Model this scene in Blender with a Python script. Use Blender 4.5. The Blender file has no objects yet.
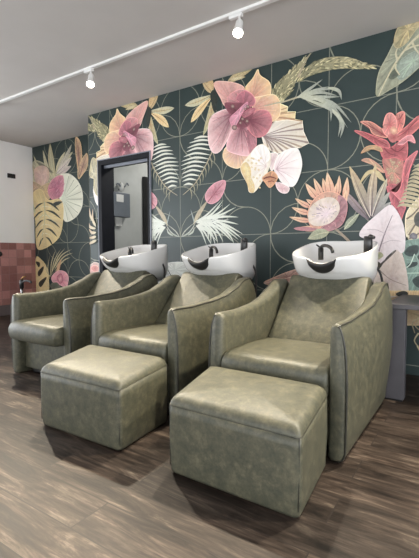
import bpy, bmesh, math, random
from mathutils import Vector, Matrix
random.seed(7)
SC = bpy.context.scene
COL = SC.collection
PI = math.pi

# ------------------------------------------------------------------ camera
F, PITCH, YAW, ROLL = 408.836, 0.0621132, 0.587938, -0.0020932
CX, CY = 209.5, 279.0
_c, _s = math.cos(YAW), math.sin(YAW)
FW = Vector((-_s*math.cos(PITCH), _c*math.cos(PITCH), -math.sin(PITCH)))
_r = Vector((_c, _s, 0)); _u = _r.cross(FW)
RT = _r*math.cos(ROLL) + _u*math.sin(ROLL)
UP = -_r*math.sin(ROLL) + _u*math.cos(ROLL)
EYE = Vector((0, 0, 1.0))
cam = bpy.data.cameras.new('camera'); camo = bpy.data.objects.new('camera', cam); COL.objects.link(camo)
camo.matrix_world = Matrix(((RT.x, UP.x, -FW.x, EYE.x), (RT.y, UP.y, -FW.y, EYE.y), (RT.z, UP.z, -FW.z, EYE.z), (0, 0, 0, 1)))
cam.sensor_fit = 'AUTO'; cam.sensor_width = 36; cam.lens = F/558*36; cam.clip_start = 0.05
SC.camera = camo
WALL_Y, ALC_Y, STEP_X, LEFT_X, CEIL = 3.68, 4.235, -4.36, -6.456, 2.81
FRONT_Y, RIGHT_X = -3.6, 3.0

def on_wall(px, py, Y):                     # where a point of the print lies on the wall (x, z)
    d = FW + RT*((px-CX)/F) - UP*((py-CY)/F)
    t = Y/d.y
    return (d.x*t, 1.0 + d.z*t)

# ------------------------------------------------------------------ helpers
def lin(c):
    return tuple(((v/255)/12.92 if v/255 <= .04045 else ((v/255+.055)/1.055)**2.4) for v in c)

def link(o, parent=None):
    COL.objects.link(o)
    if parent: o.parent = parent
    return o

def obj(name, bm, mat, parent=None, smooth=True, kind=None, label=None):
    me = bpy.data.meshes.new(name)
    bmesh.ops.recalc_face_normals(bm, faces=bm.faces)
    bm.to_mesh(me); bm.free()
    for p in me.polygons: p.use_smooth = smooth
    if mat: me.materials.append(mat)
    o = bpy.data.objects.new(name, me); link(o, parent)
    if kind: o['kind'] = kind
    if label: o['label'] = label
    return o

def tag(o, label, cat, group=None):
    o['label'] = label; o['category'] = cat
    if group: o['group'] = group
    return o

def empty(name, loc, rz=0):
    o = bpy.data.objects.new(name, None); o.empty_display_size = .1
    o.location = loc; o.rotation_euler = (0, 0, rz); return link(o)

def bx(bm, x0, x1, y0, y1, z0, z1):
    v = [bm.verts.new(p) for p in ((x0,y0,z0),(x1,y0,z0),(x1,y1,z0),(x0,y1,z0),(x0,y0,z1),(x1,y0,z1),(x1,y1,z1),(x0,y1,z1))]
    for f in ((3,2,1,0),(4,5,6,7),(0,1,5,4),(1,2,6,5),(2,3,7,6),(3,0,4,7)): bm.faces.new([v[i] for i in f])

def box(*a):
    bm = bmesh.new(); bx(bm, *a); return bm

def loft(secs, bm=None, cap=True):
    bm = bm or bmesh.new()
    R_ = [[bm.verts.new(p) for p in s] for s in secs]
    n = len(secs[0])
    for a, b in zip(R_, R_[1:]):
        for i in range(n): bm.faces.new((a[i], a[(i+1) % n], b[(i+1) % n], b[i]))
    if cap:
        bm.faces.new(R_[0][::-1]); bm.faces.new(R_[-1])
    return bm

def tube(pts, rad, bm=None, n=10):
    bm = bm or bmesh.new(); secs = []; P = [Vector(p) for p in pts]
    rads = rad if isinstance(rad, (list, tuple)) else [rad]*len(P)
    for i, p in enumerate(P):
        d = (P[min(i+1, len(P)-1)] - P[max(i-1, 0)]).normalized()
        a = d.orthogonal().normalized() if i == 0 else (pa - d*pa.dot(d)).normalized()
        pa = a; b = d.cross(a)
        secs.append([p + (a*math.cos(2*PI*k/n) + b*math.sin(2*PI*k/n))*rads[i] for k in range(n)])
    return loft(secs, bm)

def crom(P, k=6, closed=False):
    n = len(P); out = []
    for i in range(n if closed else n-1):
        g = (lambda j: P[j % n]) if closed else (lambda j: P[max(0, min(n-1, j))])
        a, b, c, d = g(i-1), g(i), g(i+1), g(i+2)
        for q in range(k):
            t = q/k
            out.append(tuple(.5*(2*b[m] + (c[m]-a[m])*t + (2*a[m]-5*b[m]+4*c[m]-d[m])*t*t + (3*b[m]-a[m]-3*c[m]+d[m])*t**3) for m in range(len(b))))
    if not closed: out.append(tuple(P[-1]))
    return out

def interp(T, x):
    if x <= T[0][0]: return T[0][1]
    for (a, va), (b, vb) in zip(T, T[1:]):
        if x <= b:
            t = (x-a)/(b-a); t = t*t*(3-2*t)*.5 + t*.5
            return va + (vb-va)*t
    return T[-1][1]

def bevel(o, w, seg=3):
    m = o.modifiers.new('bevel', 'BEVEL'); m.width = w; m.segments = seg; m.limit_method = 'ANGLE'; m.angle_limit = .6
    return o

# ------------------------------------------------------------------ materials
class NT:
    def __init__(s, name):
        s.m = bpy.data.materials.new(name); s.m.use_nodes = True; s.t = s.m.node_tree; s.t.nodes.clear()
        s.out = s.n('ShaderNodeOutputMaterial'); s.b = s.n('ShaderNodeBsdfPrincipled')
        s.l(s.b.outputs[0], s.out.inputs[0])
    def n(s, ty, **kw):
        x = s.t.nodes.new(ty)
        for k, v in kw.items(): setattr(x, k, v)
        return x
    def l(s, a, b): s.t.links.new(a, b)
    def coord(s, scale=(1,1,1), rot=(0,0,0), loc=(0,0,0), src='Object'):
        tc = s.n('ShaderNodeTexCoord'); mp = s.n('ShaderNodeMapping')
        mp.inputs['Scale'].default_value = scale; mp.inputs['Rotation'].default_value = rot; mp.inputs['Location'].default_value = loc
        s.l(tc.outputs[src], mp.inputs[0]); return mp.outputs[0]
    def noise(s, v, scale, det=4, rough=.55, dist=0):
        x = s.n('ShaderNodeTexNoise'); x.inputs['Scale'].default_value = scale; x.inputs['Detail'].default_value = det
        x.inputs['Roughness'].default_value = rough; x.inputs['Distortion'].default_value = dist
        s.l(v, x.inputs['Vector']); return x.outputs['Fac']
    def ramp(s, f, stops):
        x = s.n('ShaderNodeValToRGB'); e = x.color_ramp.elements
        while len(e) < len(stops): e.new(.5)
        for el, (p, c) in zip(e, stops): el.position = p; el.color = (*lin(c), 1)
        s.l(f, x.inputs[0]); return x.outputs[0]
    def mix(s, f, a, b, mode='MIX'):
        x = s.n('ShaderNodeMix'); x.data_type = 'RGBA'; x.blend_type = mode
        for v, i in ((f, 0), (a, 6), (b, 7)):
            if hasattr(v, 'is_output'): s.l(v, x.inputs[i])
            elif i == 0: x.inputs[0].default_value = v
            else: x.inputs[i].default_value = (*lin(v), 1)
        return x.outputs[2]
    def bump(s, h, st, d=.01):
        x = s.n('ShaderNodeBump'); x.inputs['Strength'].default_value = st; x.inputs['Distance'].default_value = d
        s.l(h, x.inputs['Height']); s.l(x.outputs[0], s.b.inputs['Normal'])
    def col(s, c):
        if hasattr(c, 'is_output'): s.l(c, s.b.inputs['Base Color'])
        else: s.b.inputs['Base Color'].default_value = (*lin(c), 1)
    def set(s, rough=.5, metal=0, spec=.5, coat=0):
        s.b.inputs['Roughness'].default_value = rough; s.b.inputs['Metallic'].default_value = metal
        s.b.inputs['Specular IOR Level'].default_value = spec; s.b.inputs['Coat Weight'].default_value = coat
        return s

def plain(name, c, rough=.5, metal=0, spec=.5, coat=0, var=6, sc=8):
    t = NT(name).set(rough, metal, spec, coat)
    f = t.noise(t.coord(), sc, 3)
    t.col(t.ramp(f, [(.3, tuple(max(0, v-var) for v in c)), (.7, tuple(min(255, v+var) for v in c))]))
    return t.m

def leather():
    t = NT('olive_leather').set(.46, 0, .4)
    v = t.coord()
    a = t.noise(v, 24, 6, .7, .25); b = t.noise(v, 90, 4, .65)
    c1 = t.ramp(a, [(.3, (70, 72, 61)), (.5, (87, 86, 71)), (.7, (110, 106, 86))])
    c2 = t.ramp(b, [(.35, (112, 112, 112)), (.65, (142, 142, 142))])
    t.col(t.mix(.55, c1, c2, 'OVERLAY'))
    vo = t.n('ShaderNodeTexVoronoi'); vo.inputs['Scale'].default_value = 420; t.l(v, vo.inputs['Vector'])
    h = t.n('ShaderNodeMath', operation='ADD'); t.l(vo.outputs['Distance'], h.inputs[0])
    k = t.noise(v, 14, 3); t.l(k, h.inputs[1])
    t.bump(h.outputs[0], .12, .004)
    r = t.n('ShaderNodeMapRange'); r.inputs[3].default_value = .38; r.inputs[4].default_value = .52
    t.l(a, r.inputs[0]); t.l(r.outputs[0], t.b.inputs['Roughness'])
    return t.m

def floor_mat():
    t = NT('dark_oak_planks').set(.45, 0, .25)
    v = t.coord()
    br = t.n('ShaderNodeTexBrick'); br.offset = .37; br.squash = 1
    for k, x in (('Scale', 1), ('Mortar Size', .0028), ('Brick Width', 1.22), ('Row Height', .182), ('Bias', 0), ('Mortar Smooth', .1)): br.inputs[k].default_value = x
    br.inputs['Color1'].default_value = (0, 0, 0, 1); br.inputs['Color2'].default_value = (1, 1, 1, 1); br.inputs['Mortar'].default_value = (.5, .5, .5, 1)
    t.l(v, br.inputs['Vector'])
    # grain coordinates shifted plank by plank
    sh = t.n('ShaderNodeVectorMath', operation='MULTIPLY_ADD'); t.l(br.outputs['Color'], sh.inputs[0]); sh.inputs[1].default_value = (3.7, 1.9, 5.3); t.l(v, sh.inputs[2])
    def mp(scale):
        m = t.n('ShaderNodeMapping'); m.inputs['Scale'].default_value = scale; t.l(sh.outputs[0], m.inputs[0]); return m.outputs[0]
    g1 = t.noise(mp((1.5, 8, 1)), 1.7, 7, .68, .8); g2 = t.noise(mp((3.5, 48, 1)), 1.5, 4, .65, .2); g3 = t.noise(mp((.9, 3.2, 1)), 1.5, 3)
    base = t.ramp(g1, [(.32, (40, 31, 27)), (.45, (80, 67, 59)), (.57, (113, 98, 88)), (.7, (176, 160, 143))])
    fine = t.ramp(g2, [(.36, (46, 46, 46)), (.5, (124, 124, 124)), (.63, (206, 206, 206))])
    c = t.mix(.5, base, fine, 'OVERLAY')
    pl = t.ramp(br.outputs['Color'], [(0, (84, 83, 82)), (1, (168, 167, 165))])
    c = t.mix(.75, c, pl, 'OVERLAY')
    big = t.ramp(g3, [(.3, (108, 106, 106)), (.7, (150, 149, 147))])
    c = t.mix(.6, c, big, 'OVERLAY')
    c = t.mix(br.outputs['Fac'], c, (40, 34, 31))
    t.col(c)
    r = t.n('ShaderNodeMapRange'); r.inputs[3].default_value = .38; r.inputs[4].default_value = .55
    t.l(g1, r.inputs[0]); t.l(r.outputs[0], t.b.inputs['Roughness'])
    t.bump(g2, .12, .003)
    return t.m

def tile_mat():
    t = NT('pink_square_tile').set(.35, 0, .5)
    v = t.coord(rot=(0, -PI/2, -PI/2), src='Object')
    # wall lies in the Y-Z plane: use (y, z)
    tc = t.n('ShaderNodeTexCoord'); sp = t.n('ShaderNodeSeparateXYZ'); cb = t.n('ShaderNodeCombineXYZ')
    t.l(tc.outputs['Object'], sp.inputs[0]); t.l(sp.outputs[1], cb.inputs[0]); t.l(sp.outputs[2], cb.inputs[1])
    br = t.n('ShaderNodeTexBrick'); br.offset = 0
    for k, x in (('Scale', 1), ('Mortar Size', .003), ('Brick Width', .134), ('Row Height', .134), ('Bias', 0)): br.inputs[k].default_value = x
    br.inputs['Color1'].default_value = (0, 0, 0, 1); br.inputs['Color2'].default_value = (1, 1, 1, 1); br.inputs['Mortar'].default_value = (.5, .5, .5, 1)
    t.l(cb.outputs[0], br.inputs['Vector'])
    c = t.ramp(br.outputs['Color'], [(0, (156, 104, 98)), (.5, (188, 134, 127)), (1, (214, 164, 156))])
    n = t.noise(tc.outputs['Object'], 30, 3)
    c = t.mix(.4, c, t.ramp(n, [(.3, (110, 110, 110)), (.7, (146, 146, 146))]), 'OVERLAY')
    t.col(t.mix(br.outputs['Fac'], c, (150, 118, 114)))
    return t.m

def print_mat():
    t = NT('printed_wallpaper').set(.45, 0, .45)
    at = t.n('ShaderNodeVertexColor', layer_name='print')
    n = t.noise(t.coord(), 44, 6, .7)
    t.col(t.mix(.5, at.outputs[0], t.ramp(n, [(.3, (84, 84, 84)), (.7, (172, 172, 172))]), 'OVERLAY'))
    return t.m

def emit(name, c, st):
    t = NT(name); t.col(c); t.b.inputs['Emission Color'].default_value = (*lin(c), 1); t.b.inputs['Emission Strength'].default_value = st
    return t.m

LEATHER = leather()
PIPING = plain('olive_piping', (44, 43, 36), .45, var=8, sc=40)
BLACK = plain('black_plastic', (24, 23, 23), .35)
BLACKM = plain('matt_black_metal', (30, 29, 29), .38, spec=.5)
RUBBER = plain('black_rubber', (22, 21, 22), .5)
WHITEC = plain('white_ceramic', (212, 211, 210), .12, spec=.5, coat=.3, var=1)
WHITEM = plain('white_metal', (225, 224, 222), .35, var=2)
PAINT_C = plain('ceiling_paint', (198, 193, 189), .85, spec=.2, var=2, sc=3)
PAINT_W = plain('wall_paint', (236, 233, 230), .8, spec=.2, var=2, sc=3)
GREENBASE = (37, 52, 51)
WALLBASE = plain('dark_green_wallpaper', GREENBASE, .45, spec=.55, var=3, sc=4)
FRAMEM = plain('dark_blue_metal', (15, 17, 24), .6, spec=.25, var=3)
FRAMEG = plain('grey_edge_metal', (120, 124, 134), .4, var=4)
DESKM = plain('grey_laminate', (70, 68, 72), .45, var=4)
GREYP = plain('grey_enamel', (100, 106, 112), .4, var=4)
STOREW = plain('storeroom_paint', (176, 178, 174), .8, spec=.2, var=3)
BASEM = plain('grey_skirting', (112, 100, 98), .5)
CHROME = plain('chrome', (190, 190, 190), .2, metal=1)
BRASS = plain('brass', (150, 115, 70), .35, metal=.8)
PAPER = plain('white_paper', (205, 205, 200), .8, spec=.2)
LENS = emit('lamp_lens', (255, 244, 222), 22)

# ------------------------------------------------------------------ room
def struct(name, bm, mat, parent=None):
    return obj(name, bm, mat, parent, smooth=False, kind='structure')

struct('floor', box(LEFT_X-.15, RIGHT_X+.15, FRONT_Y-.15, 6.3, -.1, 0), floor_mat())
struct('ceiling', box(LEFT_X-.15, RIGHT_X+.15, FRONT_Y-.15, 6.3, CEIL, CEIL+.12), PAINT_C)
DX0, DX1, DZ = -4.18, -3.27, 2.205
bm = bmesh.new()
bx(bm, STEP_X, DX0, WALL_Y, WALL_Y+.14, 0, CEIL); bx(bm, DX0, DX1, WALL_Y, WALL_Y+.14, DZ, CEIL)
bx(bm, DX1, RIGHT_X, WALL_Y, WALL_Y+.14, 0, CEIL); bx(bm, STEP_X, STEP_X+.1, WALL_Y+.14, ALC_Y+.14, 0, CEIL)
wall_back = struct('wall_back', bm, WALLBASE)
wall_alcove = struct('wall_alcove', box(LEFT_X-.15, STEP_X+.05, ALC_Y, ALC_Y+.14, 0, CEIL), WALLBASE)
# left wall with its tall shop window (out of the frame, daylight enters)
bm = bmesh.new()
WY0, WY1, WZ0, WZ1 = -2.6, 2.3, .12, 2.45
bx(bm, LEFT_X-.15, LEFT_X, FRONT_Y, WY0, 0, CEIL); bx(bm, LEFT_X-.15, LEFT_X, WY1, ALC_Y, 0, CEIL)
bx(bm, LEFT_X-.15, LEFT_X, WY0, WY1, 0, WZ0); bx(bm, LEFT_X-.15, LEFT_X, WY0, WY1, WZ1, CEIL)
wall_left = struct('wall_left', bm, PAINT_W)
struct('tile_wainscot', box(LEFT_X, LEFT_X+.012, 3.17, ALC_Y, .17, 1.183), tile_mat(), wall_left)
struct('baseboard_left', box(LEFT_X, LEFT_X+.02, 3.17, ALC_Y, 0, .17), BASEM)
# front wall with the shop front (behind the camera)
bm = bmesh.new()
FX0, FX1 = -2.8, 2.2
bx(bm, LEFT_X-.15, FX0, FRONT_Y-.15, FRONT_Y, 0, CEIL); bx(bm, FX1, RIGHT_X+.15, FRONT_Y-.15, FRONT_Y, 0, CEIL)
bx(bm, FX0, FX1, FRONT_Y-.15, FRONT_Y, WZ1, CEIL); bx(bm, FX0, FX1, FRONT_Y-.15, FRONT_Y, 0, WZ0)
struct('wall_front', bm, PAINT_W)
bm = bmesh.new()
RY0, RY1 = -2.6, 2.6
bx(bm, RIGHT_X, RIGHT_X+.15, FRONT_Y-.15, RY0, 0, CEIL); bx(bm, RIGHT_X, RIGHT_X+.15, RY1, WALL_Y+.14, 0, CEIL)
bx(bm, RIGHT_X, RIGHT_X+.15, RY0, RY1, 0, WZ0); bx(bm, RIGHT_X, RIGHT_X+.15, RY0, RY1, WZ1, CEIL)
struct('wall_right', bm, PAINT_W)
# storeroom behind the doorway
bm = bmesh.new()
bx(bm, -4.26, -4.2, WALL_Y+.14, 6.1, 0, CEIL); bx(bm, -4.26, -1.9, 6.0, 6.1, 0, CEIL); bx(bm, -2.0, -1.9, WALL_Y+.14, 6.0, 0, CEIL)
struct('wall_storeroom', bm, STOREW)

# doorway frame
door = empty('door_1', (DX0, WALL_Y, 0)); door['kind'] = 'structure'
L_ = lambda bm: (bmesh.ops.translate(bm, verts=bm.verts, vec=(-DX0, -WALL_Y, 0)), bm)[1]
bm = bmesh.new()
bx(bm, DX0+.012, DX0+.07, WALL_Y-.02, WALL_Y+.2, 0, DZ-.012); bx(bm, DX1-.045, DX1-.012, WALL_Y-.02, WALL_Y+.2, 0, DZ-.012)
bx(bm, DX0+.07, DX1-.045, WALL_Y-.02, WALL_Y+.2, DZ-.07, DZ-.012)
f = obj('door_frame', L_(bm), FRAMEM, door, smooth=False, kind='structure')
bm = bmesh.new()
bx(bm, DX0, DX0+.012, WALL_Y-.022, WALL_Y+.05, 0, DZ); bx(bm, DX1-.012, DX1, WALL_Y-.022, WALL_Y+.05, 0, DZ); bx(bm, DX0+.012, DX1-.012, WALL_Y-.022, WALL_Y+.05, DZ-.012, DZ)
obj('frame_edge', L_(bm), FRAMEG, door, smooth=False, kind='structure')
bm = bmesh.new()
bx(bm, DX0+.07, DX1-.045, WALL_Y+.03, WALL_Y+.05, DZ-.105, DZ-.07); bx(bm, DX1-.085, DX1-.045, WALL_Y+.03, WALL_Y+.05, 0, DZ-.105)
obj('door_stop', L_(bm), FRAMEG, door, smooth=False, kind='structure')

# ------------------------------------------------------------------ the printed botanical wallpaper
GAIN, SAT = 1.05, .8
class Mural:
    def __init__(s, Y): s.Y = Y; s.V = []; s.Fc = []; s.C = []; s.n = 0; s.org = (0, 0); s.z = 5.573
    def at(s, ox, oy, z=5.573): s.org = (ox, oy); s.z = z
    def p(s, q):
        return on_wall(s.org[0] + q[0]/s.z, s.org[1] + q[1]/s.z, s.Y)
    def depth(s): s.n += 1; return s.Y - .0012 - .00001*s.n
    def fill(s, W, ctr, ci, co, rings=4, pw=1.0, jit=.05, dirs=None):
        y = s.depth(); n = len(W); b = len(s.V)
        ci, co = lin(ci), lin(co)
        for k in range(1, rings+1):
            t = k/rings
            for i, (x, z) in enumerate(W):
                s.V.append((ctr[0] + (x-ctr[0])*t, y, ctr[1] + (z-ctr[1])*t))
                a = t**pw; j = 1 + random.uniform(-jit, jit)
                if dirs: j *= 1 + dirs*(.5*math.sin(i*2.1) + .5*math.sin(i*.77+1))
                s.C.append(tuple((ci[m] + (co[m]-ci[m])*a)*j for m in range(3)))
        s.V.append((ctr[0], y, ctr[1])); s.C.append(ci); cI = b + rings*n
        for i in range(n):
            j = (i+1) % n
            s.Fc.append((cI, b+i, b+j))
            for k in range(rings-1):
                s.Fc.append((b+k*n+i, b+(k+1)*n+i, b+(k+1)*n+j, b+k*n+j))
    def shape(s, pts, ci, co, ctr=None, k=4, rings=4, pw=1.0, jit=.05, dirs=.06, sharp=False, plain=False):
        W = [s.p(q) for q in pts]
        if not sharp: W = crom(W, k, True)
        if ctr: c = s.p(ctr)
        else: c = (sum(w[0] for w in W)/len(W), sum(w[1] for w in W)/len(W))
        s.fill(W, c, ci, co, rings, pw, jit, dirs)
        size = max(max(w[m] for w in W)-min(w[m] for w in W) for m in (0, 1))
        if size > .1 and not plain:
            n = int(size*46); R2 = random.Random(len(s.V)); k_ = len(W)
            for q in range(n):
                e = W[int((q+R2.random()*.7)*k_/n) % k_]; t = R2.uniform(.8, .97); m = R2.uniform(-.05, .05)
                a = (c[0]+(e[0]-c[0])*.12, c[1]+(e[1]-c[1])*.12); b = (c[0]+(e[0]-c[0])*t, c[1]+(e[1]-c[1])*t)
                md = ((a[0]+b[0])/2 - (b[1]-a[1])*m, (a[1]+b[1])/2 + (b[0]-a[0])*m)
                pale = sum(co) > 560; f = R2.choice((.94, .97, 1.03, 1.05) if pale else (.84, .9, 1.08, 1.14)); mixc = lambda u, f: tuple(min(255, (ci[i]*(1-u)+co[i]*u)*f) for i in range(3))
                s.ribbon(crom([a, md, b], 4), .003, .011*R2.uniform(.5, 1.2), mixc(.2, f), mixc(.9, f))
            s.ribbon(W + W[:2], .006, .006, tuple(min(255, v*1.1+6) for v in co), tuple(min(255, v*1.07+4) for v in co))
    def ribbon(s, W, w0, w1, c0, c1):
        y = s.depth(); b = len(s.V); n = len(W); c0, c1 = lin(c0), lin(c1)
        for i, (x, z) in enumerate(W):
            a = W[max(0, i-1)]; d = W[min(n-1, i+1)]; dx, dz = d[0]-a[0], d[1]-a[1]; l = math.hypot(dx, dz) or 1
            t = i/(n-1); w = (w0(t) if callable(w0) else w0 + (w1-w0)*t)/2
            for sg in (1, -1):
                s.V.append((x - dz/l*w*sg, y, z + dx/l*w*sg)); s.C.append(tuple(c0[m]+(c1[m]-c0[m])*t for m in range(3)))
        for i in range(n-1): s.Fc.append((b+2*i, b+2*i+1, b+2*i+3, b+2*i+2))
    def stroke(s, pts, w0, w1, c0, c1=None, k=6):          # widths in photo pixels
        u = .0095; W = crom([s.p(q) for q in pts], k)
        s.ribbon(W, w0*u, w1*u, c0, c1 or c0)
    def blade(s, pts, w, c0, c1=None, k=6, peak=.4):        # a leaf blade: swells, then tapers to a tip
        u = .0095*w; W = crom([s.p(q) for q in pts], k)
        f = lambda t: u*(max(.06, math.sin(PI*min(1, max(0, t))**(math.log(.5)/math.log(peak)))))
        s.ribbon(W, f, 0, c0, c1 or c0)
    def leaf(s, base, tip, w, c0, c1, bend=0, rib=None, peak=.45):
        bx_, bz = s.p(base); tx, tz = s.p(tip); dx, dz = tx-bx_, tz-bz; L = math.hypot(dx, dz); ux, uz = dx/L, dz/L; w = w*.0095
        mid = []; 
        N = 10
        for i in range(N+1):
            t = i/N; o = bend*L*math.sin(PI*t); mid.append((bx_+ux*L*t - uz*o, bz+uz*L*t + ux*o))
        prof = lambda t: math.sin(PI*t**(math.log(.5)/math.log(peak)))**.85 if 0 < t < 1 else 0
        up = [(m[0]-uz*w/2*prof(i/N), m[1]+ux*w/2*prof(i/N)) for i, m in enumerate(mid)]
        dn = [(m[0]+uz*w/2*prof(i/N), m[1]-ux*w/2*prof(i/N)) for i, m in enumerate(mid)]
        s.fill(up + dn[-2:0:-1], mid[4], c0, c1, 3, 1, .06, .07)
        for i in range(1, N-1):
            for E_ in (up, dn):
                e = E_[min(N, i+1)]; s.ribbon([mid[i], ((mid[i][0]+e[0])/2, (mid[i][1]+e[1])/2), e], .005, .003, tuple(v*.88 for v in c1), tuple(min(255, v*1.08) for v in c1))
        if rib: s.ribbon(mid, .009, .003, rib, rib)
    def arc(s, cx, cz, r, a0, a1, w=.0085, c=(146, 148, 126)):
        s.ribbon([(cx + r*math.cos(math.radians(a0+(a1-a0)*i/14)), cz + r*math.sin(math.radians(a0+(a1-a0)*i/14))) for i in range(15)], w, w, c, c)
    def seg(s, x0, z0, x1, z1, w=.0075, c=(134, 138, 122)): s.ribbon([(x0, z0), (x1, z1)], w, w, c, c)
    def half(s, X, zt, S, side, kind):
        """gold line work of half a cell: C = circle round the vertical, O = ogee away from it"""
        r = S/2; sg = 1 if side == 'R' else -1
        if kind == 'C':
            s.arc(X, zt-r, r, 90, 90-180*sg)
        else:
            s.arc(X+sg*r, zt, r, 180 if sg > 0 else 0, 270)
            s.arc(X+sg*r, zt-S, r, 180 if sg > 0 else 0, 90)
    def build(s, name, parent, xlo, xhi, hole=None, label=None):
        bm = bmesh.new(); lay = bm.loops.layers.float_color.new('print')
        vs = [bm.verts.new(v) for v in s.V]
        for f in s.Fc:
            try: fa = bm.faces.new([vs[i] for i in f])
            except ValueError: continue
            for lp, i in zip(fa.loops, f): 
                c = s.C[i]; g = .2126*c[0]+.7152*c[1]+.0722*c[2]; lp[lay] = (*[max(0, min(1, (g+(q-g)*SAT)*GAIN)) for q in c], 1)
        def cut(co, no, clear): bmesh.ops.bisect_plane(bm, geom=bm.verts[:]+bm.edges[:]+bm.faces[:], plane_co=co, plane_no=no, clear_outer=clear, dist=1e-6)
        cut((0, 0, CEIL-.002), (0, 0, 1), True); cut((0, 0, .002), (0, 0, -1), True); cut((xlo, 0, 0), (-1, 0, 0), True); cut((xhi, 0, 0), (1, 0, 0), True)
        if hole:
            x0, x1, z1 = hole
            cut((x0, 0, 0), (1, 0, 0), False); cut((x1, 0, 0), (1, 0, 0), False); cut((0, 0, z1), (0, 0, 1), False)
            bad = [f for f in bm.faces if x0 < f.calc_center_median().x < x1 and f.calc_center_median().z < z1]
            bmesh.ops.delete(bm, geom=bad, context='FACES')
        for f in bm.faces:
            f.normal_update()
            if f.normal.y > 0: f.normal_flip()
        me = bpy.data.meshes.new(name); bm.to_mesh(me); bm.free(); me.materials.append(PRINT)
        o = bpy.data.objects.new(name, me); link(o, parent); o['kind'] = 'structure'
        if label: o['label'] = label
        return o
PRINT = print_mat()
M = Mural(WALL_Y)
S_ = .5558; X0 = -2.845; JZ = [2.858, 2.3025, 1.7467, 1.1909, .635, .079]
for i in range(-3, 8): M.seg(X0+i*S_, 0, X0+i*S_, CEIL)
for z in JZ[1:]: M.seg(STEP_X, z, RIGHT_X, z)
pat = {(0, 'a'): 'CC', (1, 'a'): 'CC', (2, 'a'): 'OC', (3, 'a'): 'CO', (4, 'a'): 'OC', (5, 'a'): 'CO',
       (0, 'b'): 'OO', (1, 'b'): 'OC', (2, 'b'): 'CO', (3, 'b'): 'OC', (4, 'b'): 'CO', (5, 'b'): 'OC',
       (0, 'c'): 'CC', (1, 'c'): 'CO', (2, 'c'): 'OC', (3, 'c'): 'CC', (4, 'c'): 'CC', (5, 'c'): 'CC',
       (0, 'd'): 'OO', (1, 'd'): 'OC', (2, 'd'): 'CO', (3, 'd'): 'OC', (4, 'd'): 'CO', (5, 'd'): 'OC'}
for (i, r), kk in pat.items():
    for sd, k in zip('LR', kk): M.half(X0+i*S_, JZ['abcd'.index(r)], S_, sd, k)
    if 0 < i < 4:
        for sd, k in zip('RL', kk): M.half(X0-i*S_, JZ['abcd'.index(r)], S_, sd, k)
mstart = len(M.V)
# --- palm frond below the golden leaves
M.at(140, 80)
PALM0, PALM1 = (206, 206, 190), (150, 160, 150)
def frond(stem, n, ll, lr, w, c0, c1, angL=(150, 215), k=5):
    W = crom(stem, 8)
    M.stroke(stem, 1.0, .5, (190, 180, 145))
    for i in range(n):
        t = (i+.5)/n; j = int(t*(len(W)-1)); q = W[j]; a = W[min(j+1, len(W)-1)]; b = W[max(j-1, 0)]
        th = math.atan2(a[1]-b[1], a[0]-b[0])
        for sg, L in ((1, ll), (-1, lr)):
            l = L*(math.sin(PI*(.15+.8*t))**.7)*random.uniform(.85, 1.1)
            if l < 6: continue
            p1 = (q[0]+l*.5*math.cos(th+sg*.75), q[1]+l*.5*math.sin(th+sg*.75)); p2 = (q[0]+l*math.cos(th+sg*.5), q[1]+l*math.sin(th+sg*.5))
            M.blade([q, p1, p2], w, c0, c1)
for k, (a, b, c) in enumerate([((392, 318), (340, 316), (300, 330)), ((400, 340), (340, 335), (275, 352)), ((402, 365), (330, 358), (262, 380)), ((398, 392), (320, 380), (258, 402)),
        ((392, 418), (310, 408), (242, 430)), ((385, 440), (310, 432), (230, 455)), ((375, 462), (300, 455), (228, 478)), ((362, 488), (300, 478), (230, 500)),
        ((350, 512), (290, 502), (232, 525)), ((335, 535), (280, 528), (232, 548)), ((318, 558), (275, 552), (236, 566)), ((300, 585), (270, 578), (242, 588))]):
    M.blade([a, b, c], 2.3, (228, 228, 214), (214, 216, 204), peak=.5)
M.stroke([(412, 380), (370, 470), (320, 560), (275, 610), (240, 640)], 1.4, .6, (196, 186, 150))
for q in range(9):
    x, y = 405-q*16, 400+q*25
    M.blade([(x, y), (x+12, y+35), (x+8, y+70)], 1.3, (188, 176, 136), (150, 150, 120))
# --- pink bud with cream stem, and the pale palm spray under it
M.at(145, 160)
M.blade([(270, 360), (300, 300), (350, 225)], 5.5, (205, 196, 165), (190, 176, 140), peak=.5)
for a in [((280, 345), (340, 310), (425, 225)), ((285, 350), (350, 320), (430, 250)), ((290, 350), (360, 330), (440, 278)), ((292, 352), (370, 338), (455, 300)), ((295, 358), (370, 350), (470, 330)),
          ((295, 360), (365, 365), (455, 372)), ((292, 362), (350, 385), (440, 420)), ((290, 362), (345, 395), (405, 455)), ((288, 364), (330, 400), (375, 480)), ((284, 364), (315, 400), (345, 478)), ((310, 350), (365, 395), (395, 480))]:
    M.blade(a, 2.3, (226, 227, 216), (206, 210, 200))
M.blade([(203, 430), (250, 400), (285, 345)], 1.6, (180, 186, 178), (205, 205, 192)); M.blade([(203, 430), (225, 395), (275, 350)], 1.4, (190, 190, 175), (200, 200, 190))
M.blade([(275, 350), (268, 320), (255, 275)], 1.5, (180, 190, 185), (170, 180, 175))
M.blade([(240, 420), (268, 400), (275, 370)], 2.0, (190, 196, 185), (205, 205, 195))
M.at(200, 175)
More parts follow.
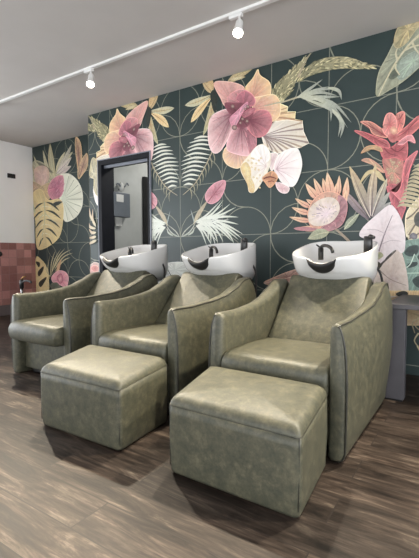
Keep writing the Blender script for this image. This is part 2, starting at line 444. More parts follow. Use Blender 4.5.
for a in [((10, 250), (70, 215), (130, 140)), ((30, 245), (100, 215), (170, 160)), ((40, 245), (120, 220), (200, 180)), ((60, 245), (140, 232), (215, 235)), ((75, 250), (150, 260), (215, 275)),
          ((70, 255), (150, 280), (240, 330)), ((60, 258), (140, 300), (215, 360)), ((50, 262), (120, 310), (180, 370)), ((40, 262), (95, 310), (130, 372)), ((25, 262), (80, 320), (100, 380)), ((10, 262), (55, 315), (62, 385)),
          ((110, 270), (170, 305), (235, 355)), ((95, 275), (160, 330), (190, 380)), ((0, 250), (40, 300), (50, 370))]:
    M.blade(a, 2.3, (228, 229, 220), (206, 212, 196))
M.shape([(40, 150), (30, 115), (55, 70), (95, 40), (140, 32), (138, 80), (110, 135), (70, 160)], (196, 110, 128), (222, 168, 178), dirs=.1)
M.stroke([(45, 150), (85, 100), (130, 45)], 1.2, .5, (168, 82, 98))
for a in [((60, 130), (80, 85), (85, 60)), ((75, 112), (105, 105), (122, 85)), ((90, 92), (105, 75), (108, 50))]: M.stroke(a, .6, .3, (176, 92, 108))
# --- golden lobed leaf
M.at(140, 80)
GO0, GO1 = (226, 192, 132), (238, 216, 168)
M.leaf((412, 78), (250, 142), 8.5, (222, 204, 156), (206, 204, 180), .04, (180, 150, 95), .6)
M.leaf((412, 85), (283, 238), 9.5, GO0, GO1, -.04, (186, 146, 84), .62)
M.leaf((410, 90), (352, 312), 8, (206, 190, 130), (198, 196, 158), .06, (170, 150, 96), .55)
M.leaf((405, 75), (345, 2), 6.5, GO0, (206, 190, 140), 0, (180, 145, 90))
M.at(200, 60)
M.leaf((78, 175), (25, 395), 9, (212, 184, 120), (200, 196, 156), .08, (180, 150, 90), .55)
M.leaf((75, 170), (40, 75), 7, (218, 190, 130), (214, 190, 135), 0, None)
M.leaf((80, 185), (95, 260), 6, (190, 150, 90), (206, 176, 120), 0, None)
M.leaf((150, 130), (300, 45), 9, (214, 200, 150), (196, 180, 126), .05, (170, 155, 105))
M.leaf((170, 110), (255, 95), 4, (235, 225, 190), (200, 186, 140), 0, None)
M.shape([(60, 190), (85, 170), (100, 230), (85, 290), (70, 260)], (60, 62, 50), (48, 58, 56))
# --- pampas plumes
def plume(spine, w, c0, c1, n=150, seed=3):
    rnd = random.Random(seed)
    M.blade(spine, w, c0, c1, peak=.4)
    W = crom(spine, 10); N = len(W)-1
    for q in range(n):
        t = rnd.random()**.9; j = min(N-1, int(t*N)); a, b = W[j], W[j+1]
        th = math.atan2(b[1]-a[1], b[0]-a[0]); hw = w*M.z*.5*max(.1, math.sin(PI*min(1, t)**.76))
        off = rnd.uniform(-.95, .95)*hw; sg = 1 if off > 0 else -1
        x, y = a[0]-math.sin(th)*off, a[1]+math.cos(th)*off; l = rnd.uniform(14, 30)
        cc = rnd.choice([(206, 196, 150), (182, 172, 124), (134, 130, 92), (112, 112, 80), (222, 214, 176)])
        M.blade([(x, y), (x+l*.5*math.cos(th+sg*.3), y+l*.5*math.sin(th+sg*.3)), (x+l*math.cos(th+sg*.22), y+l*math.sin(th+sg*.22))], 1.15, cc, cc, k=3)
M.at(255, 60)
plume([(120, 250), (145, 180), (200, 105), (285, -12)], 19, (150, 144, 100), (180, 172, 128), 170)
M.at(285, 40)
plume([(70, 235), (130, 178), (220, 140), (330, 128), (430, 145), (490, 152)], 12, (150, 146, 108), (186, 176, 130), 200, 5)
M.stroke([(75, 210), (110, 130), (145, 75)], 2.2, 1.4, (200, 186, 150), (170, 160, 126))
# --- fan leaf (peach above, ribbed white below)
M.at(255, 60)
M.shape([(40, 300), (60, 200), (120, 235), (185, 262), (182, 290), (228, 290), (224, 332), (266, 340), (270, 402), (160, 360)], (224, 184, 154), (238, 218, 176), (60, 330), sharp=True)
M.shape([(40, 430), (110, 345), (180, 335), (266, 345), (272, 400), (302, 465), (250, 490), (190, 500), (130, 522), (90, 505), (50, 465)], (228, 220, 214), (226, 216, 200), (45, 425), sharp=True)
for k, q in enumerate([(265, 350), (270, 385), (285, 430), (300, 462), (262, 486), (225, 494), (190, 502), (160, 512), (130, 520), (100, 508), (75, 488)]):
    M.stroke([(45, 425), ((45+q[0])/2+4, (425+q[1])/2-6), q], .3, 2.0, (160, 130, 132), (176, 152, 140) if k % 2 else (202, 182, 150))
for q in [(180, 268), (182, 290), (224, 294), (224, 330), (264, 342)]: M.stroke([(60, 320), ((60+q[0])/2, (320+q[1])/2-4), q], .3, 1.2, (206, 150, 120), (200, 164, 110))
# --- large hibiscus
M.at(200, 60)
M.shape([(80, 130), (150, 122), (232, 142), (255, 180), (230, 232), (150, 262), (118, 215)], (206, 146, 140), (230, 190, 178), (190, 250), dirs=.1)
M.shape([(250, 165), (298, 102), (325, 55), (338, 88), (392, 130), (392, 205), (340, 235), (285, 205)], (214, 158, 132), (236, 206, 164), (290, 220), dirs=.1)
M.shape([(290, 220), (340, 205), (415, 195), (450, 245), (440, 320), (375, 345), (305, 285)], (214, 160, 146), (236, 206, 170), (300, 270), dirs=.1)
M.shape([(130, 525), (165, 478), (270, 510), (285, 560), (240, 590), (205, 605), (150, 580)], (206, 156, 150), (238, 210, 176), (210, 500))
M.shape([(58, 330), (110, 288), (172, 278), (200, 345), (165, 430), (112, 512), (70, 512), (48, 440)], (158, 80, 96), (238, 206, 204), (190, 300), pw=.9, dirs=.12)
M.shape([(180, 395), (228, 350), (300, 395), (312, 470), (280, 532), (205, 525), (150, 492)], (166, 84, 100), (234, 194, 196), (235, 360), dirs=.12)
M.shape([(258, 400), (300, 380), (318, 470), (285, 528), (268, 470)], (170, 92, 108), (206, 142, 150), (270, 390), dirs=.12)
M.shape([(258, 345), (300, 290), (378, 285), (404, 345), (372, 412), (322, 432), (282, 402)], (140, 56, 76), (214, 138, 146), (275, 335), dirs=.14)
M.shape([(158, 205), (205, 172), (252, 168), (295, 195), (312, 238), (268, 262), (200, 255), (162, 240)], (176, 98, 110), (222, 166, 166), (240, 250), dirs=.1)
M.shape([(205, 215), (250, 175), (300, 205), (305, 250), (255, 262)], (168, 84, 104), (206, 128, 142), (240, 262), dirs=.12)
M.shape([(140, 245), (200, 240), (262, 245), (300, 300), (268, 372), (205, 372), (172, 310)], (92, 40, 54), (158, 82, 98), (222, 305))
for q in [(80, 340), (75, 400), (95, 460), (120, 320), (120, 480)]: M.stroke([(185, 305), ((185+q[0])/2, (305+q[1])/2-6), q], 1.6, .3, (146, 66, 88), (206, 150, 160))
for q in [(200, 500), (240, 515), (280, 490), (300, 450)]: M.stroke([(232, 365), ((232+q[0])/2, (365+q[1])/2), q], 1.6, .3, (140, 66, 84), (202, 142, 152))
for q in [(380, 320), (385, 370), (350, 410)]: M.stroke([(275, 335), ((275+q[0])/2, (335+q[1])/2+4), q], 1.6, .3, (132, 52, 74), (190, 110, 126))
M.shape([(168, 330), (205, 290), (262, 238), (268, 252), (238, 300), (215, 345), (190, 378)], (232, 182, 196), (214, 150, 170))
M.shape([(240, 300), (290, 270), (312, 275), (290, 300), (250, 322)], (210, 142, 150), (190, 104, 120))
for x, y, r in [(185, 260, 11), (195, 378, 15), (265, 342, 9), (240, 330, 9), (270, 262, 9), (228, 352, 8), (255, 275, 7)]:
    M.shape([(x+r*math.cos(a*PI/3), y+r*math.sin(a*PI/3)) for a in range(6)], (214, 176, 166), (120, 90, 80), k=2, rings=2)
# --- moth orchid
M.at(230, 130)
M.shape([(212, 152), (240, 128), (272, 140), (252, 205), (232, 225)], (216, 190, 192), (236, 222, 216))
M.shape([(262, 290), (330, 318), (322, 350), (290, 350), (265, 325)], (222, 186, 188), (232, 210, 208))
M.shape([(60, 215), (108, 142), (150, 92), (190, 80), (222, 112), (230, 170), (212, 240), (185, 285), (160, 325), (135, 350), (108, 345), (98, 300)], (240, 232, 228), (236, 226, 206), (200, 190), plain=True)
M.shape([(62, 215), (92, 180), (118, 215), (122, 270), (140, 310), (135, 348), (110, 343), (98, 300)], (236, 222, 182), (226, 200, 140), (100, 215), plain=True)
M.shape([(118, 140), (150, 95), (188, 84), (220, 115), (222, 165), (180, 195), (135, 180)], (238, 230, 228), (244, 240, 234), (190, 180), plain=True)
for q in [(90, 200), (110, 150), (150, 100), (190, 92), (130, 330), (110, 280)]: M.stroke([(205, 205), ((205+q[0])/2, (205+q[1])/2-5), q], .7, .2, (222, 204, 200), (236, 226, 206))
M.shape([(252, 180), (275, 138), (320, 110), (375, 102), (398, 145), (404, 205), (382, 280), (350, 318), (300, 302), (268, 262), (248, 225)], (234, 214, 216), (244, 238, 232), (255, 215), plain=True)
for q in [(310, 125), (360, 115), (392, 160), (395, 215), (370, 280), (335, 305)]: M.stroke([(260, 220), ((260+q[0])/2, (220+q[1])/2-5), q], .7, .2, (206, 180, 184), (226, 210, 206))
for q in range(26): 
    x, y = random.uniform(95, 185), random.uniform(140, 320)
    M.shape([(x, y), (x+8, y+4), (x+5, y+11), (x-3, y+8)], (240, 232, 205), (216, 190, 130), k=2, rings=1)
M.shape([(183, 268), (215, 240), (242, 232), (268, 262), (252, 298), (224, 322), (198, 292)], (208, 140, 92), (216, 172, 122))
M.stroke([(190, 272), (225, 262), (262, 272)], 1.6, 1.0, (132, 54, 46)); M.stroke([(215, 290), (235, 285), (250, 288)], 1.2, .8, (150, 70, 50))
mend = len(M.V)
# the print repeats mirror-wise about the joint over the middle basin
fcs = [f for f in M.Fc if all(mstart <= i < mend for i in f)]
off = len(M.V) - mstart
for i in range(mstart, mend):
    x, y, z = M.V[i]; M.V.append((2*X0 - x, y, z)); M.C.append(M.C[i])
for f in fcs: M.Fc.append(tuple(i+off for i in f))
# --- pale grass leaf below the plume
M.at(285, 40)
M.stroke([(-110, 370), (-40, 352), (0, 345), (90, 315)], 1.0, 1.8, (196, 190, 160))
GR0, GR1 = (206, 206, 188), (158, 166, 150)
for a in [((70, 325), (140, 275), (212, 222)), ((75, 325), (165, 285), (250, 262)), ((80, 322), (180, 282), (282, 275)), ((80, 322), (190, 295), (292, 312)), ((85, 322), (190, 330), (275, 352)),
          ((90, 320), (215, 320), (310, 318)), ((100, 325), (260, 350), (372, 462)), ((100, 330), (240, 345), (350, 490)), ((110, 330), (260, 390), (318, 470)), ((260, 385), (312, 450), (298, 542)), ((280, 400), (325, 470), (310, 548)), ((160, 325), (250, 370), (258, 455)), ((240, 268), (300, 285), (318, 335))]:
    M.blade(a, 3.0, GR0, GR1)
# --- big leaf at top right
M.at(344, 20)
M.shape([(188, 428), (182, 375), (198, 290), (245, 200), (280, 125), (300, 50), (345, -10), (420, -60), (520, -80), (540, 60), (480, 200), (400, 285), (330, 345), (250, 395)], (142, 152, 130), (168, 168, 138), (330, 190), dirs=.16, jit=.12)
M.shape([(278, 130), (300, 50), (345, -10), (420, -60), (470, -20), (400, 60), (350, 130), (300, 160)], (198, 182, 130), (180, 168, 122), dirs=.2, jit=.16)
M.shape([(300, 250), (370, 190), (440, 170), (470, 220), (400, 280), (330, 335), (300, 320)], (186, 198, 180), (150, 164, 146), (390, 230), dirs=.08)
M.shape([(250, 320), (285, 275), (305, 310), (270, 335)], (84, 92, 80), (112, 120, 100))
M.stroke([(195, 425), (240, 330), (300, 225), (380, 125), (470, 50)], .9, 2.2, (208, 200, 170))
for a in [((380, 125), (400, 165), (440, 215)), ((290, 250), (290, 275), (312, 310)), ((300, 225), (290, 190), (300, 160)), ((340, 172), (390, 150), (450, 140))]: M.stroke(a, 1.8, .8, (206, 200, 172))
# --- bromeliad
M.at(344, 100)
RD0, RD1 = (182, 78, 86), (218, 132, 132)
M.shape([(240, 480), (262, 560), (300, 700), (330, 640), (345, 590), (320, 560), (300, 520)], (176, 70, 84), (204, 108, 118))
M.shape([(100, 338), (140, 328), (195, 362), (228, 402), (205, 400), (152, 355)], (206, 180, 140), (196, 150, 120))
M.shape([(218, 330), (270, 318), (325, 330), (328, 400), (302, 492), (258, 492), (238, 430)], (206, 158, 128), (196, 118, 108), dirs=.12)
for q in range(24):
    x, y = random.uniform(238, 312), random.uniform(335, 470)
    M.shape([(x, y-8), (x+8, y), (x, y+10), (x-8, y)], (216, 184, 146), (176, 150, 110), k=2, rings=1)
M.shape([(262, 505), (290, 520), (320, 480), (332, 400), (345, 340), (390, 298), (412, 288), (385, 340), (362, 420), (350, 500), (335, 570), (290, 590)], (186, 80, 90), (214, 122, 128), dirs=.1)
M.shape([(205, 262), (262, 268), (330, 218), (356, 250), (345, 335), (285, 322), (222, 326)], (172, 66, 76), (204, 104, 108), dirs=.1)
M.shape([(96, 302), (128, 262), (195, 258), (215, 290), (160, 272), (128, 280)], (206, 184, 130), (196, 160, 110), sharp=False)
M.shape([(60, 174), (115, 182), (185, 208), (240, 230), (256, 268), (195, 258), (132, 218)], (196, 90, 96), (206, 110, 112), dirs=.08)
M.shape([(94, 124), (150, 124), (205, 158), (240, 190), (238, 212), (165, 192), (140, 150)], RD0, (216, 156, 130), (220, 195), dirs=.08)
M.shape([(422, 88), (352, 148), (300, 190), (292, 225), (345, 218), (432, 140)], RD0, (214, 124, 120), dirs=.1)
M.shape([(300, 245), (345, 206), (380, 200), (398, 242), (365, 226), (330, 250)], (206, 118, 124), (222, 160, 162))
M.shape([(285, 95), (335, 68), (338, 128), (318, 172), (290, 185)], (206, 100, 98), (222, 150, 134))
M.shape([(218, 160), (236, 88), (266, 76), (290, 104), (296, 155), (265, 202), (232, 195)], (206, 104, 104), (226, 162, 150), dirs=.06)
M.shape([(245, 200), (290, 185), (312, 215), (270, 240)], (190, 84, 86), (214, 130, 124))
M.shape([(258, 170), (272, 150), (296, 160), (298, 185), (275, 195)], (236, 206, 170), (216, 160, 130), k=3)
for a in [((110, 182), (180, 220), (245, 255)), ((110, 128), (180, 168), (235, 205)), ((300, 60+150), (350, 175), (410, 110)), ((300, 110), (315, 105), (328, 80))]: M.stroke(a, .5, .9, (160, 62, 70))
M.stroke([(262, 268), (300, 290), (340, 262)], 1.2, .6, (140, 50, 60)); M.stroke([(225, 270), (255, 300), (300, 312)], 1.0, .5, (150, 58, 66))
M.stroke([(285, 520), (322, 470), (345, 380), (390, 310)], 1.0, .5, (206, 130, 130))
M.at(344, 100)
M.shape([(262, 470), (300, 480), (318, 520), (320, 580), (290, 600), (262, 540), (250, 495)], (178, 70, 82), (198, 98, 106))
M.shape([(262, 505), (290, 520), (320, 480), (332, 400), (345, 340), (390, 298), (412, 288), (385, 340), (362, 420), (350, 500), (335, 570)], (190, 84, 92), (216, 126, 130), (338, 440), dirs=.1)
# --- starry long leaves
M.at(344, 160)
for pts, w, c0, c1 in [([(140, 330), (60, 245), (2, 170)], 6, (130, 112, 124), (196, 170, 166)), ([(140, 335), (70, 270), (10, 205)], 4, (120, 104, 114), (170, 150, 150)),
        ([(152, 325), (100, 190), (34, 38)], 8.5, (140, 124, 130), (214, 196, 146)), ([(155, 315), (158, 180), (178, 25)], 8, (158, 136, 140), (214, 198, 150)),
        ([(160, 320), (200, 210), (242, 105)], 6.5, (150, 136, 140), (206, 200, 168)), ([(165, 322), (215, 240), (256, 180)], 5, (140, 130, 134), (190, 190, 172)),
        ([(170, 325), (225, 270), (265, 235)], 4.5, (126, 120, 122), (186, 184, 174)), ([(172, 328), (225, 290), (268, 258)], 3.5, (140, 130, 130), (196, 190, 180))]:
    M.blade(pts, w, c0, c1, peak=.5)
M.blade([(175, 60), (130, 78), (84, 142)], 3.5, (212, 196, 146), (200, 186, 130)); M.blade([(180, 60), (205, 95), (232, 122)], 4, (212, 196, 146), (196, 184, 130))
for pts in [[(150, 320), (100, 200), (50, 75)], [(156, 310), (162, 180), (176, 60)], [(162, 312), (200, 215), (235, 125)], [(142, 328), (70, 250), (15, 182)]]: M.stroke(pts, 1.2, .4, (92, 78, 92), (176, 152, 126))
for pts in [[(146, 320), (86, 200), (44, 90)], [(150, 310), (148, 190), (168, 60)], [(158, 312), (190, 215), (228, 130)]]: M.stroke(pts, .7, .3, (222, 210, 200), (226, 212, 170))
M.leaf((4, 388), (88, 300), 6.5, (186, 190, 160), (160, 168, 140), .05, (206, 204, 176))
# --- spiky protea
M.at(285, 160)
for (tx, ty), (b0, b1), w in [((60, 215), (140, 262), 5), ((42, 265), (135, 298), 5.5), ((28, 318), (140, 340), 5), ((58, 380), (190, 380), 5.5), ((118, 132), (182, 212), 7), ((164, 104), (208, 196), 6), ((214, 102), (232, 180), 5),
        ((238, 72), (260, 190), 8), ((305, 88), (300, 195), 5), ((350, 98), (338, 215), 6), ((292, 130), (285, 190), 5), ((122, 220), (160, 240), 4), ((345, 170), (325, 250), 6)]:
    M.blade([(b0, b1), ((tx+b0)/2, (ty+b1)/2+3), (tx, ty)], w, (222, 172, 138), (238, 212, 180), peak=.35)
    M.stroke([(b0, b1), ((tx+b0)/2+3, (ty+b1)/2+5), (tx, ty)], .8, .2, (178, 108, 96), (200, 140, 120))
M.shape([(130, 330), (140, 260), (185, 200), (240, 178), (300, 190), (335, 230), (330, 300), (290, 372), (220, 390), (160, 378)], (216, 182, 160), (214, 170, 142), dirs=.15)
M.shape([(300, 200), (345, 230), (345, 300), (315, 365), (250, 395), (190, 392), (250, 350), (300, 290)], (158, 96, 108), (190, 136, 140), dirs=.2)
M.shape([(132, 330), (140, 272), (190, 225), (255, 208), (300, 235), (305, 290), (265, 345), (205, 368), (155, 362)], (228, 210, 214), (220, 206, 192), (235, 300), dirs=.1, plain=True)
for q in range(46):
    a = random.uniform(0, 2*PI); r = random.uniform(.3, .95); x, y = 220+85*r*math.cos(a), 288+72*r*math.sin(a)
    M.stroke([(x, y), (x+(235-x)*.22+3, y+(300-y)*.22)], .9, .3, random.choice([(232, 218, 216), (176, 152, 166), (216, 200, 170), (190, 168, 180)]))
for q in range(16):
    x = 325-q*9; y = 305+q*7 if q < 10 else 378+(q-10)*2
    M.blade([(x, y), (x+8, y+6), (x+14, y-6)], 2.4, random.choice([(196, 130, 140), (168, 96, 112), (216, 170, 170)]), (190, 120, 130), k=3)
M.blade([(52, 382), (130, 385), (200, 388)], 4, (206, 140, 146), (190, 130, 136))
M.leaf((250, 402), (130, 440), 10, (156, 166, 130), (186, 186, 150), -.06, (206, 200, 168))
M.stroke([(285, 385), (320, 415), (368, 462)], 1.8, 2.6, (176, 156, 130))
# --- right border: fern, cream leaf, green leaf with holes
M.at(344, 160)
M.shape([(360, 440), (345, 380), (350, 300), (390, 240), (440, 200), (500, 220), (500, 420), (440, 450)], (206, 192, 160), (216, 204, 176), dirs=.1)
for a in [((362, 420), (400, 360), (430, 330)), ((365, 440), (400, 420), (440, 400)), ((350, 330), (390, 300), (440, 240))]: M.stroke(a, 1.5, 1, (130, 112, 92))
M.shape([(395, 320), (420, 290), (440, 330), (425, 370), (400, 360)], (60, 66, 64), (86, 84, 76)); M.shape([(365, 430), (385, 405), (410, 420), (400, 445)], (150, 144, 150), (110, 104, 112))
for q in range(11):
    y = 30+q*22; x = 440-q*9
    M.blade([(440-q*2, y+16), (x-20, y), (x-52, y+14)], 2.6, (206, 194, 150), (176, 168, 126), k=4)
    M.blade([(430-q*2, y-2), (460, y-6), (490, y-4)], 3, (206, 194, 150), (176, 168, 126), k=4)
M.at(344, 210)
GL = (142, 172, 156)
M.shape([(330, 220), (345, 175), (400, 165), (480, 150), (560, 200), (560, 520), (440, 470), (360, 460), (350, 330)], GL, (126, 158, 142), dirs=.06)
M.seg(*M.p((350, 352)), *M.p((520, 348)), w=.01, c=(186, 206, 190))
for H in ([(340, 240), (365, 205), (415, 200), (410, 240), (375, 258)], [(352, 310), (375, 292), (410, 290), (405, 310), (365, 322)], [(385, 395), (410, 370), (450, 372), (460, 420), (415, 430)], [(410, 260), (440, 240), (460, 270), (430, 285)]):
    M.shape(H, (44, 58, 56), (58, 76, 72))
M.stroke([(395, 245), (372, 300), (350, 320)], .8, .8, (206, 220, 206))
# --- pale pink heart leaves
M.at(344, 210)
M.shape([(172, 380), (210, 315), (245, 268), (292, 222), (326, 242), (356, 370), (360, 470), (330, 500), (270, 500), (160, 520)], (200, 184, 176), (218, 204, 194), dirs=.05, plain=True)
M.shape([(284, -12), (325, 60), (343, 140), (340, 222), (318, 240), (290, 222), (240, 262), (205, 302), (180, 250), (170, 190), (130, 165), (88, 142), (110, 95), (180, 30), (250, -25)], (214, 200, 200), (226, 215, 215), (225, 120), dirs=.04, plain=True)
M.stroke([(272, 30), (230, 130), (196, 232)], .5, 1.4, (150, 132, 138)); M.stroke([(235, 135), (180, 110), (130, 110)], .6, .3, (190, 170, 176)); M.stroke([(215, 190), (265, 170), (320, 175)], .6, .3, (190, 172, 176))
M.stroke([(196, 330), (260, 385), (350, 420)], .9, .4, (160, 140, 130)); M.stroke([(205, 305), (250, 265), (292, 225)], 1.8, 1.0, (96, 84, 78))
M.shape([(165, 240), (205, 235), (222, 255), (190, 280), (160, 290)], (150, 160, 110), (186, 180, 136)); M.shape([(150, 330), (185, 300), (195, 330), (165, 362)], (190, 176, 130), (120, 112, 84))
M.shape([(172, 300), (200, 290), (204, 318), (180, 325)], (70, 66, 54), (90, 84, 66))
for q in range(14):
    x = 225+q*14; M.shape([(x, 452), (x+14, 448), (x+18, 475), (x+4, 480)], (206, 176, 110), (222, 200, 150), k=2, rings=2)
M.shape([(290, 465), (330, 450), (358, 460), (350, 485), (310, 482)], (46, 46, 42), (60, 58, 50))
M.shape([(200, 490), (480, 480), (560, 640), (200, 640)], (196, 168, 116), (206, 184, 138), sharp=True)
# --- between and below the basins
M.at(240, 240, 6.983)
M.shape([(172, 296), (250, 258), (340, 222), (440, 195), (520, 200), (470, 290), (330, 312), (220, 312)], (168, 112, 100), (206, 172, 150), dirs=.15)
M.stroke([(180, 296), (300, 275), (440, 235)], .6, .8, (216, 190, 170))
M.at(150, 205)
M.shape([(40, 345), (100, 325), (180, 318), (240, 345), (250, 400), (60, 440)], (206, 208, 200), (220, 220, 212), dirs=.15)
M.stroke([(95, 340), (115, 380), (140, 420)], 1.6, 1.0, (60, 66, 66)); M.shape([(60, 380), (100, 370), (120, 420), (80, 450)], (216, 214, 206), (150, 150, 146)); M.shape([(70, 410), (90, 395), (100, 430), (85, 440)], (80, 84, 86), (110, 112, 112))
M.at(60, 255, 6.975)
M.shape([(185, 170), (190, 120), (215, 75), (250, 50), (290, 70), (290, 110), (240, 125), (215, 165)], (222, 172, 160), (216, 196, 186), (245, 90)); M.shape([(222, 90), (250, 72), (275, 85), (270, 110), (240, 115)], (214, 122, 116), (230, 176, 164))
M.stroke([(195, 160), (195, 120), (222, 70)], 1.8, 1.0, (96, 150, 130))
# left of the doorway
M.at(85, 130, 5.07)
M.shape([(30, 200), (40, 150), (55, 145), (70, 190), (72, 330), (50, 300), (55, 250), (30, 235)], (216, 210, 190), (200, 190, 150)); 
for a in [((60, 480), (35, 440), (28, 395)), ((60, 490), (45, 455), (45, 400)), ((60, 500), (30, 490), (20, 450)), ((62, 520), (40, 520), (25, 500)), ((62, 540), (45, 545), (22, 548)), ((64, 560), (40, 570), (25, 580))]: M.blade(a, 4, (222, 214, 190), (206, 180, 140))
M.at(370, 280, 3.98)
for a in [((195, 150), (170, 170), (180, 210)), ((200, 160), (182, 180), (200, 200)), ((195, 210), (178, 240), (200, 270)), ((190, 260), (200, 280), (215, 285))]: M.stroke(a, 1.3, .8, (206, 196, 150), (170, 150, 110))
M.build('botanical_wallpaper', wall_back, STEP_X, RIGHT_X-.01, (DX0, DX1, DZ), 'dark green wallpaper printed with oversized tropical flowers and gold line circles')

A = Mural(ALC_Y)
AX = -5.57; AZ = [1.18+.547*k for k in range(-2, 4)]
for i in range(-2, 4): A.seg(AX+i*.547, 0, AX+i*.547, CEIL)
for z in AZ: A.seg(LEFT_X, z, STEP_X+.05, z)
for i in range(-2, 4):
    for k, z in enumerate(AZ[1:]):
        for sd in 'LR': A.half(AX+i*.547, z, .547, sd, 'O' if (i+k) % 2 else 'C')
M = A
M.at(25, 130)
M.shape([(40, 200), (60, 170), (110, 190), (150, 240), (210, 235), (200, 300), (140, 330), (60, 330), (38, 300)], (206, 196, 166), (186, 182, 150))
for b_, t_, w_ in (((120, 300), (48, 140), 8), ((150, 280), (100, 110), 9), ((170, 250), (225, 120), 10), ((185, 250), (268, 120), 9), ((60, 330), (36, 240), 7)): M.leaf(b_, t_, w_, (214, 206, 178), (206, 200, 166), .04, (170, 160, 126))
CRM, GRN = (206, 196, 162), (176, 180, 150)
M.leaf((165, 265), (140, 72), 16, (186, 186, 150), (200, 190, 146), .05, (222, 214, 180)); M.leaf((160, 240), (60, 175), 7, (110, 110, 90), (140, 136, 110), 0)
M.leaf((178, 235), (262, 78), 11, (216, 206, 190), (190, 186, 168), -.05, (150, 140, 130)); M.leaf((175, 245), (262, 150), 12, (222, 206, 200), (206, 200, 186), -.02, (160, 140, 140))
M.leaf((190, 245), (260, 200), 9, (216, 200, 196), (206, 196, 186), 0, (170, 150, 150))
M.shape([(284, 40), (312, 75), (318, 170), (300, 235), (290, 180), (282, 110)], (168, 116, 106), (214, 186, 136), dirs=.1); M.shape([(348, 130), (350, 200), (325, 245), (300, 272), (296, 220), (318, 165)], (182, 136, 120), (214, 190, 144), dirs=.1)
M.stroke([(288, 50), (302, 140), (302, 260)], .8, 1.2, (96, 66, 64)); M.stroke([(345, 140), (325, 200), (302, 265)], .6, 1.0, (120, 84, 76))
M.leaf((110, 330), (35, 180), 9, (206, 190, 160), (190, 176, 136), .05); M.shape([(52, 222), (92, 198), (130, 215), (135, 270), (102, 312), (62, 292)], (222, 194, 186), (216, 190, 172), dirs=.1, plain=True); M.leaf((95, 300), (58, 228), 7, (226, 196, 190), (214, 182, 172)); M.leaf((110, 300), (120, 215), 7, (216, 180, 172), (230, 204, 194))
M.shape([(40, 290), (75, 300), (105, 330), (60, 350), (30, 330)], (216, 184, 150), (190, 166, 126)); M.shape([(75, 335), (120, 300), (160, 300), (140, 380), (90, 400)], (216, 190, 136), (206, 184, 140))
M.shape([(192, 255), (245, 243), (295, 282), (322, 345), (322, 420), (292, 480), (240, 512), (212, 490), (196, 400), (190, 320)], (214, 218, 200), (228, 226, 208), (212, 385), dirs=.08, plain=True)
for q in range(22):
    a = math.radians(-100+q*9.2); M.stroke([(212+18*math.cos(a), 385+22*math.sin(a)), (214+60*math.cos(a), 385+75*math.sin(a)), (214+104*math.cos(a), 382+130*math.sin(a))], .3, 1.1, (156, 160, 130) if q % 2 else (226, 224, 210))
M.shape([(128, 340), (150, 282), (190, 255), (216, 262), (216, 330), (200, 372), (155, 388)], (196, 104, 136), (216, 150, 166), dirs=.15)
for q in range(24):
    x, y = random.uniform(145, 210), random.uniform(270, 375); M.blade([(x, y), (x+8, y-10), (x+16, y-22)], 2, random.choice([(222, 170, 184), (180, 84, 120), (206, 120, 150)]), (216, 150, 170), k=3)
M.leaf((60, 430), (30, 330), 9, (176, 170, 120), (206, 196, 150), 0)
MG0, MG1 = (232, 214, 164), (222, 202, 146)
M.shape([(40, 360), (90, 330), (130, 390), (190, 385), (215, 420), (212, 520), (190, 600), (130, 650), (75, 665), (62, 600), (60, 500), (35, 440)], MG0, MG1, dirs=.1)
DG = (48, 58, 56)
for y_, l_, r_ in ((405, 62, 78), (450, 60, 88), (500, 48, 82), (550, 40, 66), (600, 26, 42)):
    M.blade([(106, y_), (106-l_*.5, y_+16), (106-l_, y_+52)], 3.6, DG, (58, 66, 58), peak=.55)
    M.blade([(116, y_-4), (116+r_*.5, y_+10), (116+r_, y_+46)], 4.0, DG, (58, 66, 58), peak=.55)
for y_, l_, r_ in ((425, 66, 92), (475, 58, 92), (525, 50, 78), (575, 36, 58)):
    M.stroke([(108, y_), (108-l_*.5, y_+16), (108-l_, y_+50)], 1.3, .4, (236, 230, 206), (214, 196, 146)); M.stroke([(114, y_), (114+r_*.5, y_+12), (114+r_, y_+46)], 1.3, .4, (236, 230, 206), (214, 196, 146))
M.leaf((60, 470), (36, 380), 6, (176, 180, 140), (206, 204, 170)); M.leaf((150, 420), (212, 400), 7, DG, (70, 80, 72))
M.stroke([(110, 400), (112, 500), (90, 640)], 2.2, .8, (196, 200, 170)); M.stroke([(112, 460), (150, 500), (205, 530)], 1.4, .5, (206, 206, 180)); M.stroke([(105, 470), (80, 500), (62, 540)], 1.2, .5, (206, 206, 180))
M.at(25, 200)
M.shape([(62, 330), (95, 335), (125, 380), (135, 450), (130, 520), (65, 530)], MG0, MG1, dirs=.1)
for H in ([(75, 400), (105, 370), (100, 400), (80, 425)], [(80, 460), (120, 430), (115, 450), (90, 485)], [(62, 345), (85, 350), (80, 375)]): M.shape(H, DG, (70, 66, 50))
for a in [((140, 440), (130, 380), (140, 310)), ((145, 430), (150, 350), (172, 280)), ((150, 420), (165, 340), (200, 275)), ((155, 400), (185, 320), (225, 270)), ((160, 385), (205, 310), (262, 275)), ((165, 390), (215, 320), (268, 295)), ((170, 400), (215, 340), (255, 320)), ((145, 430), (125, 400), (118, 350))]: M.blade(a, 2.4, (206, 196, 150), (190, 184, 146))
M.leaf((180, 420), (205, 330), 8, (222, 190, 140), (206, 170, 120), .05)
M.shape([(150, 430), (185, 395), (225, 400), (245, 430), (240, 470), (235, 490), (190, 470), (160, 460)], (214, 130, 150), (226, 176, 180), dirs=.15); M.shape([(180, 430), (205, 410), (215, 450), (195, 465)], (236, 190, 186), (190, 96, 122))
M.shape([(145, 470), (180, 460), (200, 490), (160, 500)], (86, 96, 80), (120, 120, 100))
M.build('botanical_wallpaper', wall_alcove, LEFT_X+.002, STEP_X+.04, None, 'dark green wallpaper with monstera leaves, round palm leaf and pink blossom')

